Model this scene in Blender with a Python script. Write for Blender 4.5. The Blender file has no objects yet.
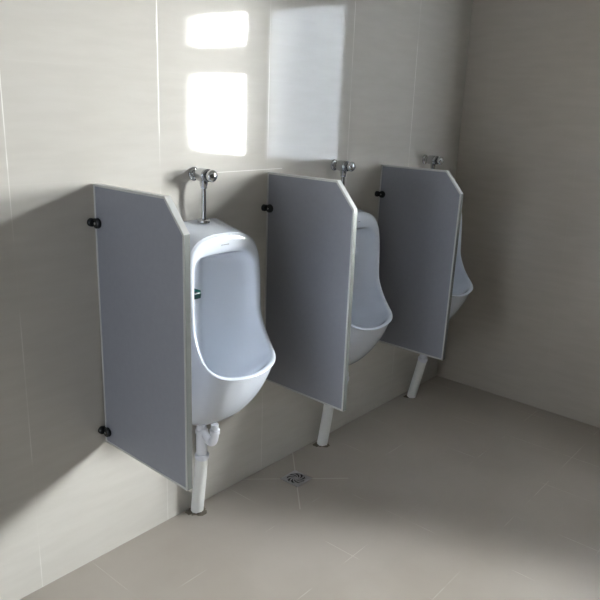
import bpy, bmesh, math, random
from mathutils import Vector, Matrix
random.seed(7)
S = bpy.context.scene
COL = S.collection
PI = math.pi

# ------------------------------------------------------------------ helpers
def link(name, bm, mat, parent=None, smooth=None, label=None):
    bmesh.ops.recalc_face_normals(bm, faces=bm.faces)
    me = bpy.data.meshes.new(name)
    bm.to_mesh(me); bm.free()
    me.materials.append(mat)
    o = bpy.data.objects.new(name, me)
    COL.objects.link(o)
    if parent: o.parent = parent
    if smooth is not None:
        me.polygons.foreach_set('use_smooth', [True] * len(me.polygons))
        if smooth < 180:
            m = o.data
            try: m.set_sharp_from_angle(angle=math.radians(smooth))
            except Exception: pass
    if label: o['label'] = label
    return o

def thing(name, label, cat, loc=(0, 0, 0), rot=(0, 0, 0), group=None):
    o = bpy.data.objects.new(name, None); COL.objects.link(o)
    o.empty_display_size = 0.1
    o.location = loc; o.rotation_euler = rot
    o['label'] = label; o['category'] = cat
    if group: o['group'] = group
    return o

def dup(root, loc, label, rot=None):
    r = root.copy(); COL.objects.link(r); r.location = loc; r['label'] = label
    if rot: r.rotation_euler = rot
    for ch in list(root.children):
        c = ch.copy(); COL.objects.link(c); c.parent = r
        for g in list(ch.children):
            d = g.copy(); COL.objects.link(d); d.parent = c
    return r

def box(bm, x0, x1, y0, y1, z0, z1, bev=0, seg=2):
    vs = [bm.verts.new((x, y, z)) for x in (x0, x1) for y in (y0, y1) for z in (z0, z1)]
    f = [(0, 1, 3, 2), (4, 6, 7, 5), (0, 4, 5, 1), (2, 3, 7, 6), (0, 2, 6, 4), (1, 5, 7, 3)]
    fs = [bm.faces.new([vs[i] for i in q]) for q in f]
    if bev:
        es = list({e for g in fs for e in g.edges})
        bmesh.ops.bevel(bm, geom=es, offset=bev, segments=seg, profile=0.5, affect='EDGES')

def lathe(bm, prof, M, n=28):
    """prof: (r, h) pairs swept about local z, placed by matrix M; ends with r = 0 close."""
    rings = []
    for r, h in prof:
        if r <= 1e-6:
            rings.append([bm.verts.new(M @ Vector((0, 0, h)))])
        else:
            rings.append([bm.verts.new(M @ Vector((r * math.cos(2 * PI * k / n), r * math.sin(2 * PI * k / n), h))) for k in range(n)])
    for a, b in zip(rings, rings[1:]):
        for k in range(n):
            k2 = (k + 1) % n
            if len(a) == 1 and len(b) == 1: continue
            if len(a) == 1: bm.faces.new((a[0], b[k], b[k2]))
            elif len(b) == 1: bm.faces.new((a[k], a[k2], b[0]))
            else: bm.faces.new((a[k], a[k2], b[k2], b[k]))

def axis(p, d):
    q = Vector(d).normalized().to_track_quat('Z', 'Y')
    return Matrix.Translation(p) @ q.to_matrix().to_4x4()

def catmull(pts, n):
    """n + 1 points along a Catmull-Rom curve, evenly by chord length."""
    P = [Vector(p) for p in pts]
    P = [2 * P[0] - P[1]] + P + [2 * P[-1] - P[-2]]
    out = []
    for i in range(1, len(P) - 2):
        for k in range(20):
            t = k / 20
            a, b, c, d = P[i - 1], P[i], P[i + 1], P[i + 2]
            out.append(0.5 * ((2 * b) + (c - a) * t + (2 * a - 5 * b + 4 * c - d) * t * t + (3 * b - a - 3 * c + d) * t ** 3))
    out.append(P[-2])
    L = [0]
    for a, b in zip(out, out[1:]): L.append(L[-1] + (b - a).length)
    res, j = [], 0
    for k in range(n + 1):
        s = L[-1] * k / n
        while j < len(L) - 2 and L[j + 1] < s: j += 1
        t = (s - L[j]) / max(L[j + 1] - L[j], 1e-9)
        res.append(out[j].lerp(out[j + 1], min(max(t, 0), 1)))
    return res

def catmull_u(pts, m):
    """Catmull-Rom with m samples on every control span (keeps point-to-point correspondence)."""
    P = [Vector(p) for p in pts]
    P = [Vector((-P[1].x, P[1].y, P[1].z))] + P + [Vector((-P[-2].x, P[-2].y, P[-2].z))]
    out = []
    for i in range(1, len(P) - 2):
        for k in range(m):
            t = k / m
            a, b, c, d = P[i - 1], P[i], P[i + 1], P[i + 2]
            out.append(0.5 * ((2 * b) + (c - a) * t + (2 * a - 5 * b + 4 * c - d) * t * t + (3 * b - a - 3 * c + d) * t ** 3))
    out.append(P[-2].copy())
    return out

def tube(bm, pts, r, n=20, caps=True):
    P = [Vector(p) for p in pts]
    rr = r if isinstance(r, (list, tuple)) else [r] * len(P)
    up = Vector((1, 0, 0)); rings = []
    for i, p in enumerate(P):
        d = (P[min(i + 1, len(P) - 1)] - P[max(i - 1, 0)]).normalized()
        u = (up - d * up.dot(d)).normalized(); v = d.cross(u)
        rings.append([bm.verts.new(p + rr[i] * (math.cos(2 * PI * k / n) * u + math.sin(2 * PI * k / n) * v)) for k in range(n)])
    for a, b in zip(rings, rings[1:]):
        for k in range(n): bm.faces.new((a[k], a[(k + 1) % n], b[(k + 1) % n], b[k]))
    if caps: bm.faces.new(rings[0][::-1]); bm.faces.new(rings[-1])

# ------------------------------------------------------------------ materials
def new_mat(name):
    m = bpy.data.materials.new(name); m.use_nodes = True
    nt = m.node_tree
    return m, nt, nt.nodes['Principled BSDF']

def simple(name, col, rough=0.4, metal=0.0, spec=0.5, noise=0.0, nscale=30, bump=0.0, coat=0.0):
    m, nt, b = new_mat(name)
    b.inputs['Roughness'].default_value = rough
    b.inputs['Metallic'].default_value = metal
    b.inputs['Specular IOR Level'].default_value = spec
    b.inputs['Coat Weight'].default_value = coat
    b.inputs['Coat Roughness'].default_value = 0.05
    if noise or bump:
        tc = nt.nodes.new('ShaderNodeTexCoord')
        n = nt.nodes.new('ShaderNodeTexNoise'); n.inputs['Scale'].default_value = nscale; n.inputs['Detail'].default_value = 4
        nt.links.new(tc.outputs['Object'], n.inputs['Vector'])
        r = nt.nodes.new('ShaderNodeMapRange')
        r.inputs['To Min'].default_value = 1 - noise; r.inputs['To Max'].default_value = 1 + noise
        nt.links.new(n.outputs['Fac'], r.inputs['Value'])
        mx = nt.nodes.new('ShaderNodeVectorMath'); mx.operation = 'SCALE'
        mx.inputs[0].default_value = col
        nt.links.new(r.outputs[0], mx.inputs['Scale'])
        nt.links.new(mx.outputs[0], b.inputs['Base Color'])
        if bump:
            bp = nt.nodes.new('ShaderNodeBump'); bp.inputs['Strength'].default_value = bump; bp.inputs['Distance'].default_value = 0.002
            nt.links.new(n.outputs['Fac'], bp.inputs['Height']); nt.links.new(bp.outputs[0], b.inputs['Normal'])
    else:
        b.inputs['Base Color'].default_value = (*col, 1)
    return m

class N:
    """tiny node-maths builder"""
    def __init__(s, nt): s.nt = nt
    def m(s, op, a, b=None, c=None):
        n = s.nt.nodes.new('ShaderNodeMath'); n.operation = op
        for i, v in enumerate((a, b, c)):
            if v is None: continue
            if isinstance(v, (int, float)): n.inputs[i].default_value = v
            else: s.nt.links.new(v, n.inputs[i])
        return n.outputs[0]
    def noise(s, vec, scale, detail=3, stretch=(1, 1, 1)):
        mp = s.nt.nodes.new('ShaderNodeMapping'); mp.inputs['Scale'].default_value = stretch
        s.nt.links.new(vec, mp.inputs['Vector'])
        n = s.nt.nodes.new('ShaderNodeTexNoise'); n.inputs['Scale'].default_value = scale; n.inputs['Detail'].default_value = detail
        s.nt.links.new(mp.outputs[0], n.inputs['Vector'])
        return n.outputs['Fac']
    def grid(s, c, origin, period, half):
        """1 on a joint line, 0 off it"""
        f = s.m('ABSOLUTE', s.m('SUBTRACT', s.m('FRACT', s.m('ADD', s.m('DIVIDE', s.m('SUBTRACT', c, origin), period), 0.5)), 0.5))
        return s.m('LESS_THAN', f, half / period)
    def smooth(s, v, lo, hi):
        n = s.nt.nodes.new('ShaderNodeMapRange'); n.interpolation_type = 'SMOOTHSTEP'
        n.inputs['From Min'].default_value = lo; n.inputs['From Max'].default_value = hi
        s.nt.links.new(v, n.inputs['Value']); return n.outputs[0]
    def mix(s, f, a, b):
        n = s.nt.nodes.new('ShaderNodeMix'); n.data_type = 'RGBA'
        if isinstance(f, (int, float)): n.inputs[0].default_value = f
        else: s.nt.links.new(f, n.inputs[0])
        for i, v in ((6, a), (7, b)):
            if isinstance(v, tuple): n.inputs[i].default_value = (*v, 1)
            else: s.nt.links.new(v, n.inputs[i])
        return n.outputs[2]

def wall_tile(name, axis_h, oh, ph, oz, pz, c0, c1, grout, strength=0.6, white_joints=False):
    m, nt, b = new_mat(name); q = N(nt)
    tc = nt.nodes.new('ShaderNodeTexCoord'); sep = nt.nodes.new('ShaderNodeSeparateXYZ')
    nt.links.new(tc.outputs['Object'], sep.inputs[0])
    h = sep.outputs[axis_h]; z = sep.outputs[2]
    st = (1, 1, 6)
    streak = q.noise(tc.outputs['Object'], 5, 5, st)
    col = q.mix(q.smooth(streak, 0.3, 0.7), c0, c1)
    vj = q.grid(h, oh, ph, 0.0017); hj = q.grid(z, oz, pz, 0.0012)
    patch = q.smooth(q.noise(tc.outputs['Object'], 3.1, 2), 0.42, 0.56)
    j = q.m('MAXIMUM', q.m('MULTIPLY', vj, q.m('ADD', q.m('MULTIPLY', patch, 0.4), 0.04)), q.m('MULTIPLY', hj, q.m('ADD', q.m('MULTIPLY', patch, 0.05), 0.0)))
    if white_joints:                                  # whiter grout in the upper courses and along part of one row
        up = q.smooth(z, 1.40, 1.46)
        j = q.m('MAXIMUM', j, q.m('MULTIPLY', q.m('MULTIPLY', vj, up), q.m('ADD', q.m('MULTIPLY', patch, 0.7), 0.3)))
        row = q.m('MULTIPLY', q.m('LESS_THAN', q.m('ABSOLUTE', q.m('SUBTRACT', z, oz)), 0.0016), q.m('LESS_THAN', q.m('ABSOLUTE', q.m('SUBTRACT', h, 4.03)), 0.22))
        j = q.m('MAXIMUM', j, q.m('MULTIPLY', row, 0.8))
    col = q.mix(q.m('MULTIPLY', j, strength), col, grout)
    nt.links.new(col, b.inputs['Base Color'])
    b.inputs['Specular IOR Level'].default_value = 0.5
    jr = q.m('MAXIMUM', vj, q.m('MULTIPLY', hj, 0.3))
    nt.links.new(q.m('ADD', q.m('MULTIPLY', jr, 0.15), 0.045), b.inputs['Roughness'])
    bp = nt.nodes.new('ShaderNodeBump'); bp.inputs['Strength'].default_value = 0.12; bp.inputs['Distance'].default_value = 0.001
    hgt = q.m('SUBTRACT', q.m('MULTIPLY', q.noise(tc.outputs['Object'], 6, 1), 0.9), q.m('MULTIPLY', jr, 0.3))
    nt.links.new(hgt, bp.inputs['Height']); nt.links.new(bp.outputs[0], b.inputs['Normal'])
    return m

TX, TW = 3.612, 0.548      # wall tile joints along the back wall
TZ, TH = 1.387, 0.349      # wall tile rows
WALL_C0, WALL_C1, GROUT = (0.56, 0.54, 0.50), (0.585, 0.565, 0.525), (0.86, 0.85, 0.82)
M_back = wall_tile('glazed_wall_tile', 0, TX, TW, TZ, TH, WALL_C0, WALL_C1, GROUT, 0.85, True)
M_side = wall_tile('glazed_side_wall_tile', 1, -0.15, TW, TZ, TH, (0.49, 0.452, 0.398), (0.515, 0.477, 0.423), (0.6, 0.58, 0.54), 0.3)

DR = Vector((4.214, -0.17, 0))      # floor drain centre
def floor_material():
    m, nt, b = new_mat('floor_tile'); q = N(nt)
    tc = nt.nodes.new('ShaderNodeTexCoord'); sep = nt.nodes.new('ShaderNodeSeparateXYZ')
    nt.links.new(tc.outputs['Object'], sep.inputs[0])
    x, y = sep.outputs[0], sep.outputs[1]
    big = q.smooth(q.noise(tc.outputs['Object'], 2.2, 5), 0.3, 0.7)
    col = q.mix(big, (0.365, 0.33, 0.288), (0.41, 0.375, 0.332))
    fine = q.smooth(q.noise(tc.outputs['Object'], 26, 6), 0.55, 0.8)
    col = q.mix(q.m('MULTIPLY', fine, 0.06), col, (0.33, 0.30, 0.26))
    dust = q.smooth(q.noise(tc.outputs['Object'], 9, 8), 0.6, 0.75)
    col = q.mix(q.m('MULTIPLY', dust, 0.03), col, (0.55, 0.53, 0.49))
    jx = q.grid(x, 3.6, 0.345, 0.0016); jy = q.grid(y, 0.0, 0.345, 0.0016)
    p1 = q.smooth(q.noise(tc.outputs['Object'], 4.0, 3), 0.5, 0.62)
    jj = q.m('MULTIPLY', q.m('MAXIMUM', jx, jy), q.m('ADD', q.m('MULTIPLY', p1, 0.55), 0.02))
    # the four tiles cut diagonally towards the drain
    dx = q.m('ABSOLUTE', q.m('SUBTRACT', x, DR.x)); dy = q.m('ABSOLUTE', q.m('SUBTRACT', y, DR.y))
    diag = q.m('LESS_THAN', q.m('ABSOLUTE', q.m('SUBTRACT', dx, dy)), 0.0036)
    near = q.m('LESS_THAN', q.m('MAXIMUM', dx, dy), 0.172)
    jj = q.m('MAXIMUM', jj, q.m('MULTIPLY', q.m('MULTIPLY', diag, near), 0.7))
    col = q.mix(q.m('MULTIPLY', jj, 0.6), col, (0.68, 0.66, 0.61))
    nt.links.new(col, b.inputs['Base Color'])
    nt.links.new(q.m('ADD', q.m('MULTIPLY', big, 0.06), 0.33), b.inputs['Roughness'])
    b.inputs['Specular IOR Level'].default_value = 0.45
    bp = nt.nodes.new('ShaderNodeBump'); bp.inputs['Strength'].default_value = 0.12; bp.inputs['Distance'].default_value = 0.001
    nt.links.new(q.noise(tc.outputs['Object'], 30, 4), bp.inputs['Height']); nt.links.new(bp.outputs[0], b.inputs['Normal'])
    return m
M_floor = floor_material()
M_ceil = simple('ceiling_paint', (0.45, 0.44, 0.42), 0.8, noise=0.03, nscale=4)
M_ceramic = simple('white_ceramic', (0.70, 0.745, 0.82), 0.12, spec=0.5, coat=0.3, noise=0.012, nscale=8)
M_panel = simple('grey_laminate', (0.30, 0.31, 0.35), 0.38, spec=0.4, noise=0.05, nscale=60)
M_alu = simple('aluminium_trim', (0.62, 0.625, 0.62), 0.35, metal=0.35, noise=0.04, nscale=80)
M_alu_dark = simple('dull_aluminium', (0.20, 0.21, 0.205), 0.4, metal=0.6, noise=0.06, nscale=60)
M_chrome_dark = simple('dark_chrome', (0.25, 0.26, 0.27), 0.12, metal=1.0, noise=0.02, nscale=40)
M_black = simple('black_plastic', (0.016, 0.018, 0.02), 0.25, noise=0.1)
M_chrome = simple('chrome', (0.60, 0.61, 0.62), 0.09, metal=1.0, noise=0.02, nscale=40)
M_pvc = simple('white_pvc', (0.80, 0.81, 0.86), 0.3, noise=0.02, nscale=20)
M_pvc_old = simple('dusty_white_pvc', (0.84, 0.84, 0.82), 0.45, noise=0.06, nscale=25)
M_mortar = simple('dark_mortar', (0.16, 0.14, 0.11), 0.9, noise=0.4, nscale=60, bump=0.6)
M_front = simple('dark_unseen_wall', (0.12, 0.115, 0.105), 0.5, noise=0.05, nscale=5)  # unseen front and left walls coloured dark to cut bounce light
M_steel = simple('drain_steel', (0.50, 0.50, 0.51), 0.35, metal=0.8, noise=0.08, nscale=50)
M_dark = simple('drain_shadow', (0.012, 0.012, 0.013), 0.6, noise=0.1)
M_teal = simple('green_gel', (0.008, 0.085, 0.075), 0.2, noise=0.35, nscale=90)
M_teal2 = simple('dark_green_plastic', (0.004, 0.03, 0.03), 0.3, noise=0.2, nscale=60)
M_logo = simple('grey_print', (0.22, 0.24, 0.27), 0.4, noise=0.05)
M_frame = simple('window_frame_white', (0.70, 0.70, 0.69), 0.35, noise=0.02)
M_leaf = simple('leaf_green', (0.05, 0.09, 0.03), 0.5, noise=0.3, nscale=12)

def pane_material(name, clear, col):
    m = bpy.data.materials.new(name); m.use_nodes = True; nt = m.node_tree
    for n in list(nt.nodes): nt.nodes.remove(n)
    out = nt.nodes.new('ShaderNodeOutputMaterial')
    tr = nt.nodes.new('ShaderNodeBsdfTransparent'); tr.inputs[0].default_value = (*col, 1)
    if clear:
        g = nt.nodes.new('ShaderNodeBsdfGlossy'); g.inputs['Roughness'].default_value = 0.02
        f = nt.nodes.new('ShaderNodeFresnel'); f.inputs[0].default_value = 1.3
        mx = nt.nodes.new('ShaderNodeMixShader')
        nt.links.new(f.outputs[0], mx.inputs[0])
        nt.links.new(tr.outputs[0], mx.inputs[1]); nt.links.new(g.outputs[0], mx.inputs[2])
    else:
        d = nt.nodes.new('ShaderNodeBsdfTranslucent'); d.inputs[0].default_value = (0.42, 0.445, 0.475, 1)
        e = nt.nodes.new('ShaderNodeBsdfDiffuse'); e.inputs[0].default_value = (0.6, 0.6, 0.6, 1)
        m1 = nt.nodes.new('ShaderNodeMixShader'); m1.inputs[0].default_value = 0.4
        nt.links.new(d.outputs[0], m1.inputs[1]); nt.links.new(e.outputs[0], m1.inputs[2])
        mx = nt.nodes.new('ShaderNodeMixShader'); mx.inputs[0].default_value = 0.97
        nt.links.new(tr.outputs[0], mx.inputs[1]); nt.links.new(m1.outputs[0], mx.inputs[2])
    nt.links.new(mx.outputs[0], out.inputs[0])
    return m
M_glass = pane_material('clear_glass', True, (0.97, 0.98, 0.98))
M_frost = pane_material('frosted_glass', False, (1, 1, 1))

# ------------------------------------------------------------------ room shell
XR, RA = 5.80, math.radians(-1.5)       # right wall foot and its small skew
XL, YF, ZC, T = -0.6, -3.7, 2.95, 0.2
def struct(o):
    o['kind'] = 'structure'; return o

bm = bmesh.new(); box(bm, XL - T, XR + 0.5, YF - T, T, -0.15, 0); struct(link('floor', bm, M_floor))
bm = bmesh.new(); box(bm, XL - T, XR + 0.5, YF - T, T, ZC, ZC + 0.15); struct(link('ceiling', bm, M_ceil))
bm = bmesh.new(); box(bm, XL - T, XR + 0.4, 0, T, 0, ZC); struct(link('wall_back', bm, M_back))
bm = bmesh.new(); box(bm, XL - T, XR + 0.4, YF - T, YF, 0, ZC); struct(link('wall_front', bm, M_front))

# window in the right wall (seen in the photo only as its reflection in the tiles)
WY0, WY1, WZ0, WZ1 = -2.46, -0.855, 1.235, 2.33
bm = bmesh.new()
box(bm, 0, T, YF, WY0, 0, ZC); box(bm, 0, T, WY1, 0.0, 0, ZC)
box(bm, 0, T, WY0, WY1, 0, WZ0); box(bm, 0, T, WY0, WY1, WZ1, ZC)
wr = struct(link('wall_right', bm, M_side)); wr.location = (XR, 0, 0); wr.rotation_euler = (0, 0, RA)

win = bpy.data.objects.new('window_1', None); COL.objects.link(win); win['kind'] = 'structure'
win.location = (XR, 0, 0); win.rotation_euler = (0, 0, RA)
YM = -1.67                                # meeting stile between the two sashes
bm = bmesh.new()
fx0, fx1, w = 0.03, 0.09, 0.045
box(bm, fx0, fx1, WY0, WY0 + w, WZ0, WZ1, 0.004); box(bm, fx0, fx1, WY1 - w, WY1, WZ0, WZ1, 0.004)
box(bm, fx0, fx1, WY0 + w, WY1 - w, WZ0, WZ0 + w, 0.004); box(bm, fx0, fx1, WY0 + w, WY1 - w, WZ1 - w, WZ1, 0.004)
link('window_frame', bm, M_frame, win)
ZT0, ZT1 = 1.86, 2.07
bm = bmesh.new()
box(bm, 0.045, 0.085, YM - 0.12, YM - 0.03, WZ0 + w, WZ1 - w, 0.004); box(bm, 0.045, 0.085, YM - 0.005, YM + 0.11, WZ0 + w, WZ1 - w, 0.004)
link('meeting_stile', bm, M_frame, win)
bm = bmesh.new(); box(bm, 0.045, 0.085, WY0 + w, YM - 0.12, ZT0, ZT1, 0.004); link('transom', bm, M_frame, win)
bm = bmesh.new(); box(bm, 0.062, 0.066, WY0 + w, YM - 0.07, WZ0 + w, ZT0 + 0.001)
box(bm, 0.062, 0.066, WY0 + w, YM - 0.07, ZT1, WZ1 - w); link('pane', bm, M_glass, win, label='clear glass pane')
bm = bmesh.new(); box(bm, 0.060, 0.066, YM - 0.07, WY1 - w, WZ0 + w, WZ1 - w); link('pane', bm, M_frost, win, label='frosted glass pane')

# left wall with the doorway the second, weaker light comes through
DY0, DY1, DZ = -1.45, -0.45, 2.05
bm = bmesh.new()
box(bm, XL - T, XL, YF, DY0, 0, ZC); box(bm, XL - T, XL, DY1, 0, 0, ZC); box(bm, XL - T, XL, DY0, DY1, DZ, ZC)
struct(link('wall_left', bm, M_front))
bm = bmesh.new()
box(bm, XL - T - 0.01, XL + 0.015, DY0 - 0.06, DY0, 0, DZ + 0.06, 0.004); box(bm, XL - T - 0.01, XL + 0.015, DY1, DY1 + 0.06, 0, DZ + 0.06, 0.004)
box(bm, XL - T - 0.01, XL + 0.015, DY0, DY1, DZ, DZ + 0.06, 0.004)
struct(link('door_1', bm, M_frame))

# ------------------------------------------------------------------ partitions
D, H, CY, CZ, ZB, GAP = 0.459, 0.915, 0.088, 0.100, 0.4625, 0.010
def offset_poly(P, d):
    n = len(P); out = []
    c = sum((Vector(p) for p in P), Vector((0, 0))) / n
    L = []
    for i in range(n):
        a, b = Vector(P[i]), Vector(P[(i + 1) % n]); t = (b - a).normalized(); nr = Vector((-t.y, t.x))
        if nr.dot(c - a) < 0: nr = -nr
        L.append((a + nr * d, t))
    for i in range(n):
        (p, r), (q, s) = L[i - 1], L[i]
        k = ((q - p).x * s.y - (q - p).y * s.x) / (r.x * s.y - r.y * s.x)
        out.append(p + r * k)
    return out
OUT = [(0, 0), (-D, 0), (-D, H - CZ), (-(D - CY), H), (0, H)]
def prism(bm, P, x0, x1):
    A = [bm.verts.new((x0, *p)) for p in P]; B = [bm.verts.new((x1, *p)) for p in P]
    bm.faces.new(A); bm.faces.new(B[::-1])
    for i in range(len(P)):
        k = (i + 1) % len(P); bm.faces.new((A[i], A[k], B[k], B[i]))
def ring_prism(bm, P, Q, x0, x1):
    R = [[bm.verts.new((x, *p)) for p in poly] for x, poly in ((x0, P), (x0, Q), (x1, Q), (x1, P))]
    for a in range(4):
        b = (a + 1) % 4
        for i in range(len(P)):
            k = (i + 1) % len(P); bm.faces.new((R[a][i], R[a][k], R[b][k], R[b][i]))

def make_partition(loc, rot, label):
    t = thing('urinal_partition', label, 'partition', loc, rot, 'grey partitions between the urinals')
    bm = bmesh.new(); prism(bm, offset_poly(OUT, 0.003), -0.0105, 0.0105); link('panel', bm, M_panel, t)
    bm = bmesh.new(); ring_prism(bm, OUT, offset_poly(OUT, 0.008), -0.0118, 0.0118)
    bmesh.ops.bevel(bm, geom=list(bm.edges), offset=0.0012, segments=1, affect='EDGES')
    tr = link('edge_trim', bm, M_alu, t)
    tr.data.materials.append(M_alu_dark)
    for f in tr.data.polygons:                 # the front web is duller than the faces
        if f.normal.y < -0.8: f.material_index = 1
    for z in (0.046, 0.790):
        bm = bmesh.new()
        for s in (-1, 1):                      # two round cheeks gripping the panel
            lathe(bm, [(0, 0.0), (0.0165, 0.0), (0.0175, 0.002), (0.0165, 0.011), (0.013, 0.0135), (0, 0.014)], axis((s * 0.0115, -0.022, z), (s, 0, 0)), 24)
        box(bm, -0.019, 0.019, -0.010, GAP, z - 0.012, z + 0.012, 0.002)   # wall foot
        for s in (-1, 1):
            lathe(bm, [(0, 0), (.014, 0), (.014, .010), (.011, .014), (0, .014)], axis((s * 0.021, GAP, z), (0, -1, 0)), 20)
        c = link('wall_clamp', bm, M_black, t, 40)
        bm = bmesh.new()
        for s in (-1, 1):
            lathe(bm, [(0.0, 0.0), (0.0045, 0.0), (0.004, 0.0015), (0, 0.002)], axis((s * 0.0254, -0.022, z), (s, 0, 0)), 12)
        link('screw', bm, M_chrome, c, 40)
    return t
PX = [(3.347, -1.357, 0.0), (4.162, -2.094, 0.0), (4.980, -1.154, 0.028)]
plabels = ['grey panel partition nearest the camera, wholly unobstructed, in front of the closest urinal',
           'grey panel partition between the first and second urinals, its lower back corner behind a bowl',
           'grey panel partition farthest from the camera, beside the room corner']
p0 = None
for (x, a, tl), lb in zip(PX, plabels):
    loc = (x + tl * (ZB - 0.9), -GAP, ZB); rot = (0, tl, math.radians(a))
    if p0 is None: p0 = make_partition(loc, rot, lb)
    else:
        q = dup(p0, loc, lb, rot)
        for ch in q.children:                  # their upper clamps sit a little lower
            if ch.name.startswith('wall_clamp') and ch.data.vertices[0].co.z > 0.5: ch.location.z = -0.022

# ------------------------------------------------------------------ urinals
RIM = [(0, -.168, 1.190), (.065, -.169, 1.187), (.124, -.172, 1.170), (.163, -.177, 1.130), (.177, -.183, 1.06), (.179, -.188, .96), (.179, -.193, .870),
       (.179, -.222, .796), (.177, -.252, .750), (.160, -.291, .716), (.120, -.320, .698), (.062, -.334, .689), (0, -.338, .686)]
BACK = [(0, 0, 1.222), (.065, 0, 1.221), (.120, 0, 1.214), (.152, 0, 1.178), (.166, 0, 1.10), (.168, 0, .96), (.168, 0, .82),
        (.164, 0, .71), (.156, 0, .60), (.142, 0, .52), (.120, 0, .452), (.068, 0, .426), (0, 0, .42)]
INN = [(0, -.168, 1.118), (.060, -.169, 1.117), (.110, -.172, 1.110), (.140, -.177, 1.082), (.150, -.183, 1.03), (.153, -.188, .94), (.155, -.193, .860),
       (.159, -.221, .792), (.159, -.250, .752), (.146, -.284, .725), (.109, -.312, .709), (.056, -.325, .700), (0, -.329, .697)]
SPN = [(0, -.05, 1.085), (.003, -.05, 1.08), (.005, -.048, 1.07), (.005, -.046, 1.045), (.005, -.045, .99), (.005, -.045, .90), (.005, -.046, .81),
       (.005, -.05, .74), (.005, -.06, .68), (.005, -.08, .63), (.005, -.105, .585), (.004, -.13, .555), (0, -.145, .548)]
def closed(half):
    h = catmull_u(half, 5)
    return h + [Vector((-p.x, p.y, p.z)) for p in h[-2:0:-1]]
def make_urinal_mesh():
    R, B, I, C = closed(RIM), closed(BACK), closed(INN), closed(SPN)
    n = len(R); loops = []
    K = 14
    for k in range(K):                         # outer body from the wall to the rim
        s = k / K; L = []
        for i in range(n):
            u = i / n * 2 * PI
            bottom = max(0.0, min(1.0, (0.95 - R[i].z) / 0.25))
            e = 1.0 + 2.0 * bottom
            g = s ** e
            gx = s ** (1.0 + 0.3 * bottom)
            x = B[i].x + (R[i].x - B[i].x) * gx
            L.append(Vector((x, R[i].y * s, B[i].z + (R[i].z - B[i].z) * g)))
        loops.append(L)
    for s in (0.975, 0.995):
        loops.append([Vector((B[i].x + (R[i].x - B[i].x) * s, R[i].y * s, B[i].z + (R[i].z - B[i].z) * (s ** 2 if R[i].z < 0.8 else s))) for i in range(n)])
    # rolled rim
    for f, dy in ((0.0, 0.004), (0.06, -0.003), (0.25, -0.008), (0.55, -0.009), (0.85, -0.005), (1.0, 0.003)):
        loops.append([R[i].lerp(I[i], f) + Vector((0, dy, 0)) for i in range(n)])
    # bowl
    for k in range(1, 15):
        a = k / 14 * PI / 2; L = []
        for i in range(n):
            low = max(0.0, min(1.0, (0.8 - I[i].z) / 0.14))
            sy = math.sin(a); wz = sy * (1 - low) + (sy ** 0.75) * low
            cx = math.cos(a) ** 1.75 if k < 14 else 0.0
            x = C[i].x + (I[i].x - C[i].x) * cx
            L.append(Vector((x, I[i].y + 0.003 + (C[i].y - I[i].y - 0.003) * sy, I[i].z + (C[i].z - I[i].z) * wz)))
        loops.append(L)
    bm = bmesh.new()
    V = [[bm.verts.new(p) for p in L] for L in loops]
    for a, b in zip(V, V[1:]):
        for i in range(n):
            k = (i + 1) % n; bm.faces.new((a[i], a[k], b[k], b[i]))
    bm.faces.new(V[0])
    last = V[-1]; h = n // 2
    for i in range(h):
        j, k = (n - i) % n, (n - i - 1) % n
        q = [last[i], last[i + 1], last[k], last[j]]
        u = []
        for v in q:
            if v not in u: u.append(v)
        if len(u) > 2: bm.faces.new(u)
    return bm

UX = [3.756, 4.570, 5.392]
ulabels = ['white ceramic urinal nearest the camera with a dark green block on its inner side',
           'white ceramic urinal in the middle, half hidden behind the second grey partition',
           'white ceramic urinal farthest away, only a sliver showing past the last partition']
def make_urinal(x):
    t = thing('urinal', ulabels[0], 'urinal', (x, 0, 0), group='row of wall urinals')
    b = link('basin', make_urinal_mesh(), M_ceramic, t, 180)
    sub = b.modifiers.new('smooth', 'SUBSURF'); sub.levels = 1; sub.render_levels = 1
    bm = bmesh.new()                            # small illegible maker's mark printed on the rim
    for k, (dx, ww, hh) in enumerate(((-.016, .004, .005), (-.010, .004, .004), (-.004, .004, .004), (.002, .004, .004), (.008, .004, .004), (.0145, .005, .005))):
        box(bm, dx, dx + ww, -0.1785, -0.1765, 1.152 - hh / 2, 1.150 + hh / 2)
    link('printed_mark', bm, M_logo, t)
    bm = bmesh.new()                            # cover plate around the drain hole in the bowl
    lathe(bm, [(0, 0.002), (0.022, 0.002), (0.026, 0.0), (0.026, -0.004), (0, -0.004)], axis((0, -0.128, 0.566), (0, -0.3, 1)), 24)
    link('drain_strainer', bm, M_steel, t, 40)
    return t
u0 = make_urinal(UX[0])
for i in (1, 2): dup(u0, (UX[i], 0, 0), ulabels[i])

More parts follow.
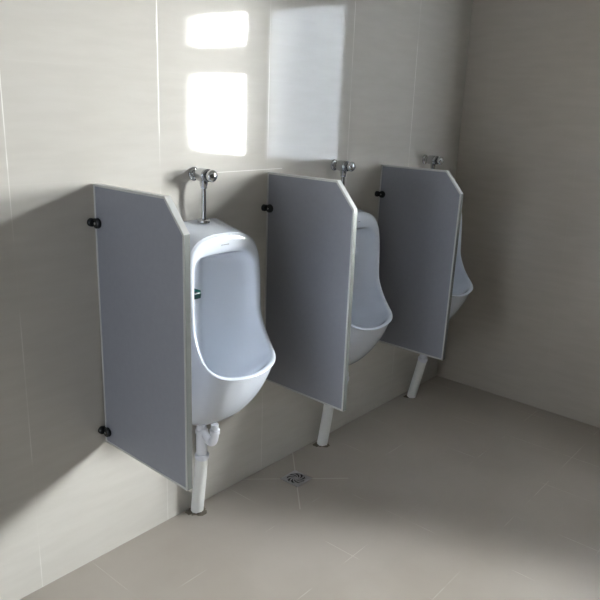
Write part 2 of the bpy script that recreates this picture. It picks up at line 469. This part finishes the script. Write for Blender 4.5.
# ------------------------------------------------------------------ flush valves
VZ, PY = 1.388, -0.056
vlabels = ['chrome push-button flush valve above the nearest urinal, its whole pipe visible',
           'chrome push-button flush valve above the middle urinal, its pipe running behind the second partition',
           'chrome push-button flush valve above the farthest partition near the room corner']
def make_valve(x):
    t = thing('flush_valve', vlabels[0], 'flush valve', (x, 0, 0), group='chrome flush valves on the wall')
    f = lambda y: axis((0, -y, VZ), (0, -1, 0))
    bm = bmesh.new(); lathe(bm, [(0, 0), (.025, 0), (.026, .003), (.024, .008), (.017, .011), (0, .011)], f(0.0)); link('wall_flange', bm, M_chrome, t, 50)
    bm = bmesh.new()
    lathe(bm, [(0, 0), (.0165, 0), (.0165, .012), (.022, .016), (.024, .026), (.024, .052), (.022, .060), (.019, .064), (0, .064)], f(0.010))
    lathe(bm, [(0, 0), (.015, 0), (.015, .020), (.0125, .030), (0, .030)], axis((0, PY, VZ - 0.010), (0, 0, -1)))
    link('valve_body', bm, M_chrome, t, 50)
    bm = bmesh.new(); lathe(bm, [(.0, 0), (.020, 0), (.0235, .003), (.0235, .008), (.020, .011), (0, .011)], f(0.072)); link('collar_nut', bm, M_chrome_dark, t, 50)
    bm = bmesh.new(); lathe(bm, [(0, 0), (.016, 0), (.016, .006), (.021, .009), (.0225, .018), (.021, .026), (.015, .0315), (.006, .0335), (0, .034)], f(0.081)); link('push_button', bm, M_chrome, t, 50)
    bm = bmesh.new(); tube(bm, [(0, PY, VZ - 0.036), (0, PY, 1.30), (0, PY, 1.25), (0, PY, 1.222)], .0085); link('flush_pipe', bm, M_chrome, t, 60)
    bm = bmesh.new(); lathe(bm, [(0, 0), (.0125, 0), (.0125, .010), (.010, .013), (0, .013)], axis((0, PY, VZ - 0.036), (0, 0, -1)), 6); link('pipe_nut', bm, M_chrome, t)
    bm = bmesh.new(); lathe(bm, [(0, -.004), (.023, -.004), (.022, .003), (.014, .007), (.0, .007)], axis((0, PY, 1.2215), (0, -0.15, 1))); link('pipe_flange', bm, M_chrome, t, 50)
    return t
VX = [3.764, 4.606, 5.418]
v0 = make_valve(VX[0])
for i in (1, 2): dup(v0, (VX[i], 0, 0), vlabels[i])

# ------------------------------------------------------------------ waste pipes
wlabels = ['white plastic waste pipe with a bent trap under the nearest urinal',
           'white plastic waste pipe standing below the tip of the second partition',
           'white plastic waste pipe under the farthest partition close to the room corner']
def make_waste(x):
    t = thing('waste_pipe', wlabels[0], 'pipe', (x, 0, 0), group='white waste pipes under the urinals')
    y0, y1 = -0.128, -0.050
    bm = bmesh.new(); tube(bm, [(0, y0, 0.424), (0, y0, 0.41), (0, y0, 0.388)], [.0155, .0155, .0155], 24); link('outlet', bm, M_pvc, t, 50)
    bm = bmesh.new(); lathe(bm, [(0, 0), (.0175, 0), (.0205, .003), (.0205, .020), (.0175, .023), (0, .023)], axis((0, y0, 0.380), (0, 0, 1)), 20); link('slip_nut', bm, M_pvc, t, 35)
    path = [(0, y0, 0.392), (0, y0, 0.374), (0, y0 + .006, 0.350), (0, y0 + .019, 0.337), (0, y0 + .035, 0.338), (0, y0 + .050, 0.352),
            (0, y1 - .014, 0.368), (0, y1 - .005, 0.380), (0, y1, 0.390)]
    bm = bmesh.new(); tube(bm, catmull(path, 24), .0160, 24); link('trap_bend', bm, M_pvc, t, 50)
    bm = bmesh.new()
    lathe(bm, [(0, .0), (.0225, .0), (.0225, .106), (.0255, .109), (.0255, .123), (.022, .126), (.021, .136), (.017, .148), (.010, .155), (0, .157)], axis((0, y1, 0.250), (0, 0.0, 1)), 28)
    link('elbow', bm, M_pvc, t, 40)
    bm = bmesh.new(); tube(bm, [(-.016, -0.036, 0.0), (-.010, -0.041, 0.09), (-.004, -0.046, 0.18), (0, y1, 0.256)], [.0265] * 4, 28); link('standpipe', bm, M_pvc_old, t, 50)
    bm = bmesh.new(); tube(bm, [(0, y1 + .0004, 0.244), (0, y1, 0.250), (0, y1, 0.263), (0, y1, 0.266)], [.027, .029, .029, .0265], 28); link('socket_rim', bm, M_pvc, t, 50)
    rng = random.Random(3)                     # broken mortar round the foot
    bm = bmesh.new(); n = 36; c = bm.verts.new((-.016, -0.036, 0.005)); r1, r2 = [], []
    for k in range(n):
        a = 2 * PI * k / n; q = 0.031 + 0.012 * rng.random() + 0.006 * math.sin(3 * a)
        cx, sy = math.cos(a), math.sin(a); ox = -.016
        yy = min(-0.001, -0.036 + sy * q)
        r1.append(bm.verts.new((ox + cx * q * 0.75, min(-.001, -0.036 + sy * q * .75), 0.004 + .003 * rng.random()))); r2.append(bm.verts.new((ox + cx * q * 1.15, yy if sy > 0 else -0.036 + sy * q, 0.0005)))
    for k in range(n):
        j = (k + 1) % n; bm.faces.new((c, r1[k], r1[j])); bm.faces.new((r1[k], r2[k], r2[j], r1[j]))
    link('mortar_patch', bm, M_mortar, t, label='dark crumbly mortar round the pipe foot')
    return t
WX = [3.752, 4.572, 5.410]
w0 = make_waste(WX[0])
for i in (1, 2): dup(w0, (WX[i], (0, -0.012, -0.022)[i], 0), wlabels[i], ((0, 0.04, 0.13)[i], 0, 0))

# ------------------------------------------------------------------ floor drain
dr = thing('floor_drain', 'square steel floor drain with a swirled grate set in the floor tiles', 'drain', (DR.x, DR.y, 0))
hs, hr, n = 0.052, 0.042, 48
bm = bmesh.new()                                # square frame with a round opening
def sq(a, r):
    c, s = math.cos(a), math.sin(a); k = r / max(abs(c), abs(s)); return c * k, s * k
R = []
for prof in (('s', hs, 0.0), ('s', hs - .001, .0028), ('c', hr, .0030), ('c', hr, 0.0008)):
    R.append([bm.verts.new((*(sq(2 * PI * k / n + PI / n * 0, prof[1]) if prof[0] == 's' else (prof[1] * math.cos(2 * PI * k / n), prof[1] * math.sin(2 * PI * k / n))), prof[2])) for k in range(n)])
for a, b in zip(R, R[1:]):
    for k in range(n): bm.faces.new((a[k], a[(k + 1) % n], b[(k + 1) % n], b[k]))
link('drain_frame', bm, M_steel, dr, 30)
bm = bmesh.new(); lathe(bm, [(0, 0.0006), (hr + .001, 0.0006), (hr + .001, 0.0001)], Matrix.Identity(4), n); link('drain_hole', bm, M_dark, dr, label='dark hole under the grate')
bm = bmesh.new()
lathe(bm, [(0, 0.0032), (.007, 0.0032), (.0085, .0026), (.0085, .0006)], Matrix.Identity(4), 24)
for k in range(9):                              # curved vanes
    A, B = [], []
    for j in range(9):
        u = j / 8; r = .007 + (hr - .007) * u; a = 2 * PI * k / 9 + 1.15 * u
        w2 = (.0024 + .0026 * u)
        p = Vector((r * math.cos(a), r * math.sin(a), 0)); q = Vector((-math.sin(a + .35), math.cos(a + .35), 0)) * w2
        A.append(p - q); B.append(p + q)
    up = [[bm.verts.new((v.x, v.y, .0028)) for v in L] for L in (A, B)]; dn = [[bm.verts.new((v.x, v.y, .0007)) for v in L] for L in (A, B)]
    for j in range(8):
        bm.faces.new((up[0][j], up[0][j + 1], up[1][j + 1], up[1][j])); bm.faces.new((up[0][j], dn[0][j], dn[0][j + 1], up[0][j + 1])); bm.faces.new((up[1][j], up[1][j + 1], dn[1][j + 1], dn[1][j]))
link('swirl_grate', bm, M_steel, dr)

# ------------------------------------------------------------------ green block clipped inside the first urinal
gb = thing('deodorizer_block', 'small dark green deodorizer clipped inside the nearest urinal', 'deodorizer', (UX[0] - 0.118, -0.150, 0.985))
bm = bmesh.new()
rng = random.Random(5)
bmesh.ops.create_icosphere(bm, subdivisions=3, radius=1)
for v in bm.verts:
    p = v.co; k = 1 + 0.10 * math.sin(7 * p.x + 3 * p.z) * math.cos(6 * p.y)
    v.co = Vector((0.013 * math.copysign(abs(p.x) ** .7, p.x), 0.024 * math.copysign(abs(p.y) ** .6, p.y), 0.0155 * math.copysign(abs(p.z) ** .6, p.z))) * k
link('gel_block', bm, M_teal, gb, 180)
bm = bmesh.new(); box(bm, -0.032, 0.006, -0.026, -0.006, -0.0145, 0.009, 0.004); link('clip', bm, M_teal2, gb, label='darker green clip')

# ------------------------------------------------------------------ light
def area(name, loc, rot, sx, sy, power, col):
    l = bpy.data.lights.new(name, 'AREA'); l.shape = 'RECTANGLE'; l.size = sx; l.size_y = sy
    l.energy = power; l.color = col
    o = bpy.data.objects.new(name, l); COL.objects.link(o); o.location = loc; o.rotation_euler = rot
    return o
Rz = Matrix.Rotation(RA, 3, 'Z')
c = Vector((XR, 0, 0)) + Rz @ Vector((1.4, -3.0, 1.9))
wl = area('daylight_through_window', c, (0, PI / 2, RA), 2.0, 4.6, 2150, (1.0, 0.995, 0.98))
sp = Vector((8.6, -4.4, 3.3)); sq_ = (Vector((3.9, -0.1, 0.2)) - sp).to_track_quat('-Z', 'Y').to_euler()
area('low_sky_beyond_window', sp, sq_, 3.0, 1.8, 1300, (0.93, 0.97, 1.0))
area('daylight_through_doorway', (XL - T - 0.25, -0.95, 1.1), (0, -PI / 2, 0), 2.0, 1.2, 23, (0.86, 0.93, 1.0))
wd = bpy.data.worlds.new('World'); S.world = wd; wd.use_nodes = True
wd.node_tree.nodes['Background'].inputs[0].default_value = (0.75, 0.85, 1.0, 1); wd.node_tree.nodes['Background'].inputs[1].default_value = 1.0

# ------------------------------------------------------------------ camera
yw, pt, rl = (math.radians(v) for v in (-49.91976, -15.90544, 2.05409))
fw = Vector((math.sin(-yw) * math.cos(pt), math.cos(yw) * math.cos(pt), math.sin(pt)))
r = Vector((math.cos(yw), math.sin(yw), 0)); u = r.cross(fw)
r2 = math.cos(rl) * r + math.sin(rl) * u; u2 = -math.sin(rl) * r + math.cos(rl) * u
cam = bpy.data.cameras.new('camera'); cam.sensor_width = 36; cam.lens = 670.14 / 600 * 36; cam.clip_start = 0.05
co = bpy.data.objects.new('camera', cam); COL.objects.link(co)
Mx = Matrix((r2, u2, -fw)).transposed().to_4x4(); Mx.translation = (2.11684, -1.92003, 1.63058)
co.matrix_world = Mx
S.camera = co
S.view_settings.view_transform = 'Standard'
S.view_settings.look = 'None'
S.view_settings.exposure = 0.85
S.view_settings.gamma = 0.92
